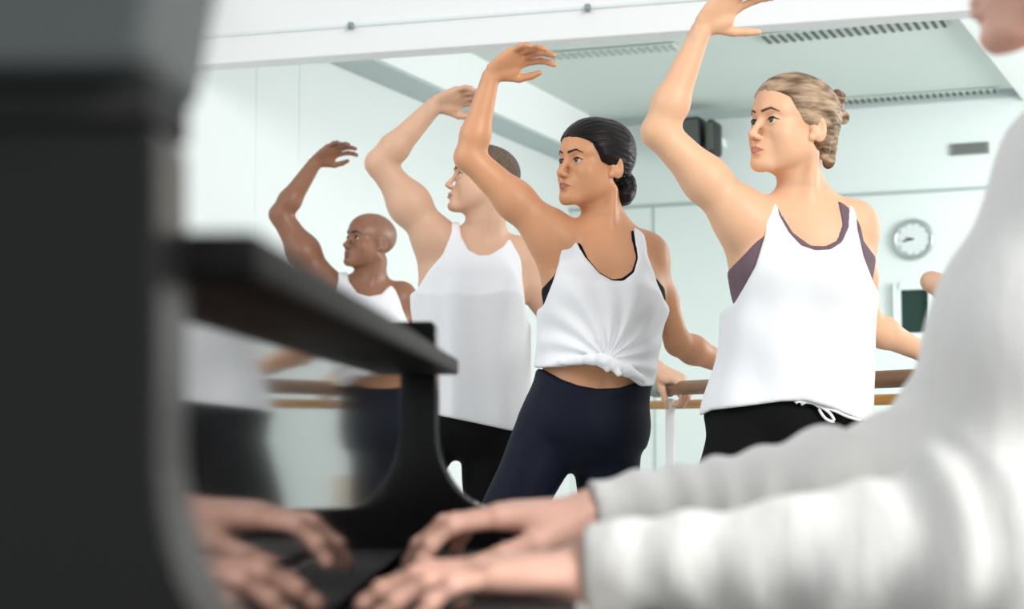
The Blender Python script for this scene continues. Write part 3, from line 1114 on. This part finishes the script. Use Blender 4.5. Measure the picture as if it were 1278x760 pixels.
# ---- black haired woman
S2 = dict(D=4.0, skin='skin_w2', lips='lips_w2', brow='brow_k', head=(54, 4, 4), hs=.985, w=.98, ty=8, gaze=-.0,
          label='black haired woman dancer in a knotted white top and navy leggings, arm raised', hipw=.142, waistw=.122,
          arm=(.050, .046, .0345, .036, .0225), armL=(.040, .037, .031, .036, .024),
          J=dict(head=(741, 207, 0), neck=(757, 296, .02), shR=(699, 304, .0), shL=(808, 320, .04),
                 elR=(586, 196, -.03), wrR=(612, 97, -.06), knR=(640, 80, -.08), elL=(846, 428, .08), wrL=(912, 458, .2), knL=(942, 472, .27),
                 chest=(755, 372, .02), waist=(748, 452, .03), pelvis=(730, 528, .04), navel=(754, 471, -.075),
                 hipR=(687, 538, .03), hipL=(757, 538, .05), kn_R=(602, 716, .0), kn_L=(764, 722, .05), anR=(548, 905, .06), anL=(775, 915, .1)),
          nR=(.15, -.55, -.8))
# ---- man with cropped hair
S3 = dict(D=4.8, male=True, skin='skin_m1', lips='lips_m', brow='brow_b', head=(80, 12, 0), hs=.98, w=1.08, ty=12,
          label='man dancer with cropped hair in a long white tank top, arm raised', hipw=.155, waistw=.15,
          arm=(.056, .052, .041, .043, .027), armL=(.046, .042, .036, .038, .026), hand=1.05,
          J=dict(head=(603, 227, 0), neck=(603, 306, .02), shR=(550, 308, .0), shL=(648, 322, .04),
                 elR=(474, 204, -.03), wrR=(540, 134, -.06), knR=(566, 126, -.08), elL=(708, 428, .02), wrL=(818, 459, -.02), knL=(848, 474, -.05),
                 chest=(590, 372, .02), waist=(590, 450, .03), pelvis=(588, 525, .04),
                 hipR=(550, 530, .03), hipL=(612, 532, .05), kn_R=(452, 676, .0), kn_L=(614, 700, .05), anR=(410, 835, .06), anL=(620, 865, .1)),
          nR=(.15, -.6, -.75), leg=(.088, .06, .058, .04))
# ---- bald man
S4 = dict(D=6.2, male=True, skin='skin_m2', lips='lips_m2', brow='brow_k', head=(52, 10, 4), hs=1.0, w=1.04, ty=8,
          label='bald man dancer in a white tank top, arm raised, farthest along the barre', hipw=.155, waistw=.145,
          arm=(.062, .056, .041, .043, .027), armL=(.048, .044, .036, .038, .026), hand=1.0,
          J=dict(head=(461, 303, 0), neck=(459, 360, .02), shR=(408, 362, .0), shL=(502, 372, .04),
                 elR=(350, 268, -.03), wrR=(392, 205, -.06), knR=(412, 192, -.08), elL=(528, 455, .1), wrL=(560, 490, .25), knL=(572, 500, .3),
                 chest=(458, 412, .02), waist=(458, 475, .03), pelvis=(458, 535, .04),
                 hipR=(434, 548, .03), hipL=(482, 548, .05), kn_R=(420, 668, .0), kn_L=(492, 668, .05), anR=(416, 790, .06), anL=(496, 790, .1)),
          nR=(.15, -.6, -.75), leg=(.088, .06, .058, .04))


def vfold(amp, zt, zb_, seed=1, sx=46):
    def f(P):
        g = np.clip((zt - P[:, 2]) / (zt - zb_), 0, 1)
        return amp * (0.25 + g) * fold_noise(P, (sx, sx * .8, 7), seed)
    return f


def hair_cap(root, m, I, line, thick, low=-.095, fine=.0026, extra=None, name='hair', bulge=None):
    """hair lying close to the skull; line(z) = how far forward it reaches at height z (head units)"""
    hs, R, c0 = I['hs'], I['R'], I['T'](0, 0, 0)
    hd = SDF(); hd.ops = [o for o in I['head_ops'].ops[:3]]

    def post(P, d):
        p = ((P - c0) @ R.T) / hs
        e = (p[:, 1] - np.interp(p[:, 2], line[0], line[1]) + .0025 * np.sin(p[:, 0] * 190 + 2 * np.sin(p[:, 0] * 77)) * (p[:, 2] > 0)) * .8 * hs
        e = np.maximum(e, (low - p[:, 2]) * hs)
        az = np.arctan2(p[:, 0], p[:, 2] - .02)
        strand = .0005 * np.sin(az * 34 + 3 * p[:, 1] / .05) + .0003 * np.sin(az * 61 + 3)
        d2 = -smin(-(d - thick * hs + (strand if thick > .004 else 0)), -e, .010 if thick > .004 else .002)
        if extra is not None:
            d2 = smin(d2, extra.ev(P) + strand * 1.5, .008)
        return d2
    lo, hi = c0 - .16, c0 + .17
    v_, f_ = grid_mesh(hd, lo, hi, fine, post, 0.0) if extra is None else grid_mesh(_union(hd, extra), lo, hi, fine, lambda P, d: post(P, hd.ev(P)), 0.0)
    return link(name, np_mesh([(relax(v_, f_, 1, .3), f_)]), m, root)


def _union(a, b_):
    s = SDF(); s.ops = a.ops + b_.ops; return s


# ---------------- build blond woman
r1, b1, J1, I1 = person(S1)
T = I1['T']
ex = SDF()
for (p, r_) in (((0.0, -.106, .068), .025), ((.018, -.108, .088), .014), ((-.012, -.126, .064), .017), ((.012, -.128, .048), .015), ((.0, -.116, .096), .013), ((.026, -.094, .094), .010)):
    ex.el(T(*p), (r_ * 1.06,) * 3, None, .008)
ex.rc(T(.030, -.088, .035), T(.026, -.092, -.062), .018, .014, .012)
ex.rc(T(.010, -.098, .035), T(.008, -.104, -.052), .017, .013, .012)
ex.rc(T(.040, -.066, .01), T(.038, -.068, -.055), .015, .010, .012)
hair_cap(r1, M['hair_blond'], I1, ([-.1, -.05, -.012, .005, .03, .052, .064, .12], [-.030, -.030, -.022, .020, .042, .058, .088, .12]), .0085, -.05, extra=ex)
shirt = SDF(); shirt.ops = b1.ops[:12]
w = 1.0
sh_ = lambda px, py, dd=.02: q(px, py, 3.5 + dd)
shirt.ecyl(sh_(984, 530), sh_(1001, 365), (.170, .125), (.141, .110), I1['L'], .07)
P1 = [(956, 236), (957, 262), (954, 296), (943, 332), (930, 356), (917, 378), (895, 392), (866, 470), (872, 520), (888, 512), (930, 507), (975, 501), (1005, 500), (1040, 510), (1078, 527), (1110, 530), (1115, 400), (1090, 352), (1078, 320), (1070, 285), (1068, 240), (1056, 236), (1059, 262), (1058, 284), (1050, 302), (1036, 311), (1018, 312), (1000, 306), (985, 290), (973, 268), (967, 236)]
zt, zl = sh_(1000, 300)[2], sh_(1000, 500)[2]


def f1(P):
    a = P - sh_(925, 380)
    g = np.clip((zt - P[:, 2]) / (zt - zl), 0, 1)
    # diagonal drapes from the armhole to the hem plus soft vertical folds
    dd = .0035 * np.sin((a[:, 0] * 26 + a[:, 2] * 30)) * np.exp(-np.abs(P[:, 0] - sh_(930, 0)[0]) * 9)
    return dd + .0085 * (.2 + g) * fold_noise(P, (34, 24, 11), 4)


bx = (np.array([sh_(870, 0)[0] - .02, 3.2, .8]), np.array([sh_(1110, 0)[0], 3.85, 1.5]))
cloth(r1, 'tank_top', M['shirt'], shirt, P1, 3.5, bx, .0042, .0095, f1)
bra = SDF(); bra.ops = b1.ops[:12]
PB = [(962, 236), (962, 262), (950, 292), (930, 316), (912, 334), (895, 352), (895, 410), (1110, 410), (1100, 330), (1078, 300), (1072, 236), (1036, 236), (1046, 256), (1051, 280), (1044, 300), (1030, 307), (1012, 306), (990, 290), (976, 268), (971, 236)]
cloth(r1, 'sports_bra', M['bra_purple'], bra, PB, 3.5, (bx[0], bx[1]), .0046, .0045)
PT = [(840, 498), (900, 496), (1000, 496), (1120, 500), (1300, 1000), (600, 1000)]
trousers(r1, M['black_cloth'], b1, J1, I1, S1, PT, (.105, .090, .085, .075))
# drawstring bow
dz = .128
ds = MB()
Yb = 3.5 - .105
bow = [(995, 503), (1008, 502), (1022, 506), (1036, 516), (1041, 526), (1030, 522), (1022, 508), (1040, 512), (1058, 520), (1072, 524)]
pts = spline([q(a, b_, Yb + .0006 * abs(i)) for i, (a, b_) in enumerate(bow)], 4)[:-4]
ds.tube(pts, .0032, 10)
ds.tube([q(1022, 508, Yb), q(1010, 500, Yb), q(1000, 505, Yb)], .0028, 8)
ds.build('drawstring', M['lace'], r1, True)

# ---------------- build black haired woman
r2, b2, J2, I2 = person(S2)
T = I2['T']
ex = SDF()
ex.el(T(.010, -.098, -.044), (.036, .030, .044), I2['R'], .012)
ex.el(T(.022, -.084, -.066), (.030, .026, .024), I2['R'], .010)
ex.el(T(-.006, -.105, -.055), (.026, .024, .030), I2['R'], .010)
ex.el(T(0, -.035, .052), (.070, .075, .072), I2['R'], .02)
hair_cap(r2, M['hair_black'], I2, ([-.1, -.05, -.012, .002, .022, .046, .062, .12], [-.030, -.030, -.024, .026, .040, .058, .10, .12]), .0095, -.07, extra=ex)
sh_ = lambda px, py, dd=.02: q(px, py, 4.0 + dd)
shirt = SDF(); shirt.ops = b2.ops[:12]
shirt.ecyl(sh_(741, 468), sh_(753, 375), (.131, .105), (.139, .108), I2['L'], .06)
P2 = [(697, 276), (699, 300), (698, 325), (690, 352), (678, 382), (655, 396), (655, 459), (676, 459), (700, 458), (722, 455), (745, 449), (757, 456), (768, 462), (785, 472), (799, 482), (812, 482), (840, 470), (845, 400), (828, 372), (818, 345), (808, 318), (804, 276), (788, 276), (792, 300), (796, 322), (791, 340), (778, 350), (764, 350), (748, 341), (732, 322), (720, 300), (710, 276)]
kn = sh_(755, 452)


def f2(P):
    a = np.stack([P[:, 0] - kn[0], P[:, 2] - kn[2]], 1)
    r_ = np.sqrt((a * a).sum(1)) + 1e-5
    th = np.arctan2(a[:, 1], a[:, 0])
    amp = .0125 * np.clip(r_ / .05, 0, 1) * np.exp(-r_ / .13)
    front = np.clip((J2['chest'][1] - P[:, 1]) / .04, 0, 1)
    return amp * front * np.sin(th * 15 + 1.0 * np.sin(r_ * 20)) + .0025 * fold_noise(P, (40, 30, 30), 8)


bx = (np.array([sh_(660, 0)[0] - .03, 3.7, .85]), np.array([sh_(840, 0)[0], 4.3, 1.45]))
cloth(r2, 'knotted_tank_top', M['shirt'], shirt, P2, 4.0, bx, .0042, .0085, f2)
yk = -.135
kt = SDF()
k0 = sh_(756, 451, yk)
kt.el(k0, (.020, .016, .015), None, .008).el(sh_(750, 446, yk - .004), (.012, .012, .012), None, .006).el(sh_(763, 455, yk), (.014, .013, .012), None, .006)
kt.rc(k0, sh_(782, 462, yk + .03), .012, .015, .01).rc(sh_(782, 462, yk + .03), sh_(803, 474, yk + .07), .014, .009, .01)
kt.rc(k0, sh_(738, 448, yk + .01), .012, .013, .01).rc(sh_(738, 448, yk + .01), sh_(700, 452, yk + .05), .013, .009, .01)
kt.rc(k0, sh_(758, 462, yk), .009, .006, .008)
kt.rc(k0, sh_(772, 466, yk), .009, .007, .006)
kv, kf = grid_mesh(kt, k0 - np.array([.14, .08, .09]), k0 + np.array([.14, .14, .07]), .003, lambda P, d: d + .0015 * fold_noise(P, (150, 150, 150), 3))
link('knot', np_mesh([(kv, kf)]), M['shirt'], r2)
bra = SDF(); bra.ops = b2.ops[:12]
PB = [(700, 276), (704, 300), (703, 320), (690, 345), (674, 362), (660, 384), (660, 420), (840, 420), (830, 360), (806, 330), (806, 276), (784, 276), (788, 300), (793, 322), (788, 338), (776, 347), (764, 348), (748, 339), (734, 322), (724, 300), (716, 276)]
cloth(r2, 'sports_bra', M['bra_black'], bra, PB, 4.0, (bx[0], bx[1]), .0046, .004)
PT = [(640, 455), (678, 461), (700, 473), (722, 481), (745, 485), (772, 484), (800, 476), (850, 470), (1100, 1100), (400, 1100)]
trousers(r2, M['navy'], b2, J2, I2, S2, PT, (.086, .066, .060, .042), name='leggings')

# ---------------- build man with cropped hair
r3, b3, J3, I3 = person(S3)
hair_cap(r3, M['hair_short'], I3, ([-.1, -.05, -.012, .005, .03, .06, .085, .12], [-.035, -.035, -.024, .020, .030, .062, .066, .072]), .0022, -.06, name='cropped_hair')
sh_ = lambda px, py, dd=.02: q(px, py, 4.8 + dd)
shirt = SDF(); shirt.ops = b3.ops[:14]
shirt.ecyl(sh_(588, 540), sh_(590, 385), (.142, .118), (.148, .112), I3['L'], .09)
P3 = [(560, 270), (562, 290), (552, 318), (535, 338), (520, 362), (490, 380), (490, 514), (540, 517), (585, 526), (636, 537), (680, 540), (680, 430), (658, 400), (652, 350), (650, 310), (646, 270), (634, 270), (636, 295), (628, 308), (612, 318), (598, 319), (585, 312), (576, 296), (572, 270)]
bx = (np.array([sh_(490, 0)[0], 4.4, .8]), np.array([sh_(680, 0)[0], 5.2, 1.55]))
cloth(r3, 'tank_top', M['shirt'], shirt, P3, 4.8, bx, .0055, .010, vfold(.011, sh_(0, 300)[2], sh_(0, 530)[2], 6, 38))
PT = [(480, 505), (720, 505), (900, 1000), (300, 1000)]
trousers(r3, M['black_cloth'], b3, J3, I3, S3, PT, (.094, .076, .070, .06))

# ---------------- build bald man
r4, b4, J4, I4 = person(S4)
hair_cap(r4, M['stubble'], I4, ([-.1, -.05, -.012, .005, .03, .06, .085, .12], [-.035, -.035, -.024, .016, .022, .03, .03, .0]), .0012, -.06, name='scalp_stubble')
sh_ = lambda px, py, dd=.02: q(px, py, 6.2 + dd)
shirt = SDF(); shirt.ops = b4.ops[:14]
shirt.ecyl(sh_(458, 540), sh_(458, 425), (.142, .118), (.142, .11), I4['L'], .09)
P4 = [(419, 330), (421, 350), (416, 366), (408, 385), (395, 400), (390, 530), (530, 530), (522, 420), (508, 400), (502, 385), (497, 365), (494, 330), (484, 330), (486, 356), (476, 367), (460, 370), (446, 366), (436, 352), (432, 330)]
bx = (np.array([sh_(385, 0)[0], 5.8, .8]), np.array([sh_(540, 0)[0], 6.6, 1.55]))
cloth(r4, 'tank_top', M['shirt'], shirt, P4, 6.2, bx, .0065, .010, vfold(.009, sh_(0, 350)[2], sh_(0, 530)[2], 9, 38))
PT = [(360, 520), (600, 520), (760, 1000), (200, 1000)]
trousers(r4, M['black_cloth'], b4, J4, I4, S4, PT, (.100, .078, .072, .06), h=.008)

# ---------------- dancer mostly hidden behind the pianist
S5 = dict(D=5.4, male=True, skin='skin_m1', lips='lips_m', brow='brow_b', head=(80, 5, 0), hs=.98, w=1.0, ty=12,
          label='dancer almost wholly hidden behind the pianist, one bent elbow showing beside the sleeve', hipw=.155, waistw=.145, hand=1.0,
          J=dict(head=(1300, 300, .1), neck=(1300, 365, .12), shR=(1246, 372, .1), shL=(1350, 380, .14),
                 elR=(1163, 352, .05), wrR=(1232, 400, -.05), knR=(1250, 415, -.05), elL=(1385, 450, .16), wrL=(1400, 520, .1), knL=(1402, 540, .1),
                 chest=(1298, 425, .12), waist=(1298, 495, .12), pelvis=(1298, 550, .14),
                 hipR=(1270, 565, .13), hipL=(1325, 565, .15), kn_R=(1260, 700, .1), kn_L=(1330, 700, .12), anR=(1256, 830, .16), anL=(1334, 830, .18)),
          nR=(.15, -.6, -.75))
r5, b5, J5, I5 = person(S5)
shirt = SDF(); shirt.ops = b5.ops[:14]
P5 = [(1262, 350), (1262, 380), (1250, 410), (1235, 420), (1235, 560), (1362, 560), (1362, 430), (1345, 410), (1335, 380), (1335, 350), (1322, 350), (1320, 375), (1300, 385), (1280, 375), (1276, 350)]
cloth(r5, 'tank_top', M['shirt'], shirt, P5, 5.4, (np.array([1.5, 5.1, .75]), np.array([2.1, 5.9, 1.45])), .008, .010)
trousers(r5, M['black_cloth'], b5, J5, I5, S5, [(1200, 540), (1400, 540), (1500, 1000), (1100, 1000)], (.100, .078, .072, .06), h=.009)

# ================================================================== PIANIST
pr = empty('person', (.72, 1.40, 0), 'pianist in a white ribbed long sleeved jumper playing the piano, blurred in front', 'person')
b = SDF()
R = head_frame(96, -8, 0)
hc = q(1330, -98, 1.42)
sF, sN = q(1338, 205, 1.54), q(1395, 190, 1.17)          # far (right) and near (left) shoulder
eF, eN = q(1168, 588, 1.52), q(1236, 695, 1.14)
wF, wN = q(738, 642, 1.47), q(735, 712, 1.20)
torso_top = (sF + sN) / 2 + np.array([.03, 0, .03])
hip = np.array([.78, 1.38, .56])
HB = nrm(torso_top - hip)
Fp = np.array([-1., 0, 0]); Fp = nrm(Fp - (Fp @ HB) * HB); Lp = np.cross(HB, Fp)
RTp = np.stack([Lp, Fp, HB])
mid = hip + (torso_top - hip) * .6
b.el(mid, (.14, .10, .19), RTp, .05)
b.el(hip + HB * .02, (.155, .115, .11), RTp, .05)
b.ecyl(hip, mid, (.13, .095), (.12, .09), Lp, .05)
b.rc(torso_top - HB * .03, sF, .06, .048, .05)
b.rc(torso_top - HB * .03, sN, .06, .048, .05)
b.rc(hc + (np.array([0, -.03, -.07])) @ R, torso_top - HB * .01, .047, .055, .03)
nhead = len(b.ops)
arm_ops(b, sF, eF, wF, (.044, .042, .036, .036, .0235))
arm_ops(b, sN, eN, wN, (.044, .042, .036, .036, .0235))
for y_ in (-.09, .09):
    hp = hip + np.array([0, y_, 0]); knp = np.array([.38, 1.38 + y_ * 1.6, .56]); an = np.array([.30, 1.38 + y_ * 1.6, .09])
    b.rc(hp, knp, .085, .058, .04); b.rc(knp, an, .055, .036, .03); b.rc(an + np.array([0, 0, -.035]), an + np.array([-.15, 0, -.06]), .034, .022, .03)
# far (right) hand and near (left) hand
tF = hand_ops(b, wF + np.array([.0, 0, 0]), nrm([-1, .02, -.03]), (0, .05, -1), False, .98,
              [(.10, .55, .35), (.12, .55, .35), (.15, .6, .35), (.2, .6, .35)], spread=(-.20, -.06, .06, .2),
              thumb=((.80, .55, .3), (.92, .32, .30), (.98, .1, .25)))
tN = hand_ops(b, wN, nrm([-1, -.03, -.05]), (.0, .05, -1), True, .94,
              [(.02, .38, .22), (.02, .34, .22), (.06, .42, .25), (.08, .5, .3)], spread=(-.26, -.08, .08, .26),
              thumb=((.72, .62, .35), (.88, .40, .28), (.98, .12, .2)))
head_ops(b, hc, R, 1.0, False)
allp = np.array([sF, sN, eF, eN, wF, wN, hip, hc, [.12, 1.3, .05]])
lo, hi = allp.min(0) - .15, allp.max(0) + .16
lo[0] = -.2; lo[2] = .0
tt = np.array(tF + tN)
me = multi_mesh(b, lo, hi, .0065, [(tt.min(0) - .03, tt.max(0) + .03, .0026), (hc - .14, hc + .14, .0035)])
link('body', me, M['skin_p'], pr)
hd = SDF(); hd.ops = b.ops[-60:]
Ip = dict(hs=1.0, R=R, T=(lambda *p: hc + np.array(p, float) @ R), head_ops=None)
hs_ = SDF(); head_ops(hs_, hc, R, 1.0, False); Ip['head_ops'] = hs_
hair_cap(pr, M['hair_blond'], Ip, ([-.1, -.05, -.012, .005, .03, .06, .085, .12], [-.030, -.030, -.022, .022, .040, .066, .070, .076]), .01, -.09, fine=.004)
# jumper
sw = SDF(); sw.ops = b.ops[:5]
sw.ops = list(sw.ops)
sw.ecyl(hip - HB * .06, mid + HB * .05, (.165, .125), (.150, .115), Lp, .04)


def sleeve(sh, el_, wr, r):
    d1 = el_ - sh; d2 = wr - el_
    sw.rc(sh, sh + d1 * .5, r[0], r[1], .04)
    sw.rc(sh + d1 * .5, el_, r[1], r[2], .04)
    sw.rc(el_, el_ + d2 * .35, r[2], r[3], .04)
    sw.rc(el_ + d2 * .35, wr + nrm(d2) * -.002, r[3], r[4], .02)


sleeve(sF, eF, wF, (.062, .056, .052, .043, .027))
sleeve(sN, eN, wN, (.070, .066, .062, .047, .031))


def pj_post(P, d):
    near = d < .03
    if near.any():
        Q = P[near]
        dd = np.zeros(len(Q))
        for (el_, wr) in ((eF, wF), (eN, wN)):
            ax_ = nrm(wr - el_); L_ = np.linalg.norm(wr - el_)
            t = (Q - el_) @ ax_
            rad = np.linalg.norm(Q - el_ - t[:, None] * ax_, axis=1)
            m_ = (rad < .09) & (t > -.06) & (t < L_ + .02)
            phase = t * 120 + 7 * fold_noise(Q, (14, 14, 22), 21)
            amp = .0034 * np.clip(.2 + .8 * fold_noise(Q, (9, 9, 20), 5) + .5, 0, 1.2)
            dd += np.where(m_, amp * np.sin(phase), 0)
        dd += .004 * fold_noise(Q, (24, 24, 24), 11)
        d = d.copy(); d[near] += dd
    # open cuffs: cut square at the wrist
    for wr, el_ in ((wF, eF), (wN, eN)):
        ax_ = nrm(wr - el_)
        t = (P - wr) @ ax_
        rad = np.linalg.norm(P - wr - t[:, None] * ax_, axis=1)
        d = np.where(rad < .08, np.maximum(d, t), d)
    # neck opening
    e = np.linalg.norm(P - (torso_top + HB * .055), axis=1) - .078
    return np.maximum(d, -e)


v_, f_ = grid_mesh(sw, lo, hi + .05, .0045, pj_post, .004)
link('jumper', np_mesh([(relax(v_, f_), f_)]), M['sweater'], pr)
ps = SDF()
ps.el(hip - HB * .03, (.165, .125, .10), RTp, .04)
for y_ in (-.09, .09):
    hp = hip + np.array([0, y_, 0]); knp = np.array([.38, 1.38 + y_ * 1.6, .56]); an = np.array([.30, 1.38 + y_ * 1.6, .13])
    ps.rc(hp, knp, .095, .068, .04); ps.rc(knp, an, .066, .05, .03)
v_, f_ = grid_mesh(ps, np.array([.1, .9, .05]), np.array([1.1, 1.9, .75]), .008)
link('trousers', np_mesh([(v_, f_)]), M['black_cloth'], pr)
# bench
bn_ = empty('piano_bench', (.80, 1.38, 0), 'black padded piano bench under the pianist', 'bench')
MB().box((.80, 1.38, .425), (.34, .62, .07), None, .025).build('seat', M['black_soft'], bn_, True)
MB().box((.80, 1.38, .37), (.30, .56, .05), None, .004).build('frame', M['black'], bn_)
for sx in (-1, 1):
    for sy in (-1, 1):
        MB().tube([(.80 + sx * .13, 1.38 + sy * .25, .36), (.80 + sx * .14, 1.38 + sy * .26, .0)], [.024, .016], 12).build('leg', M['black'], bn_, True)
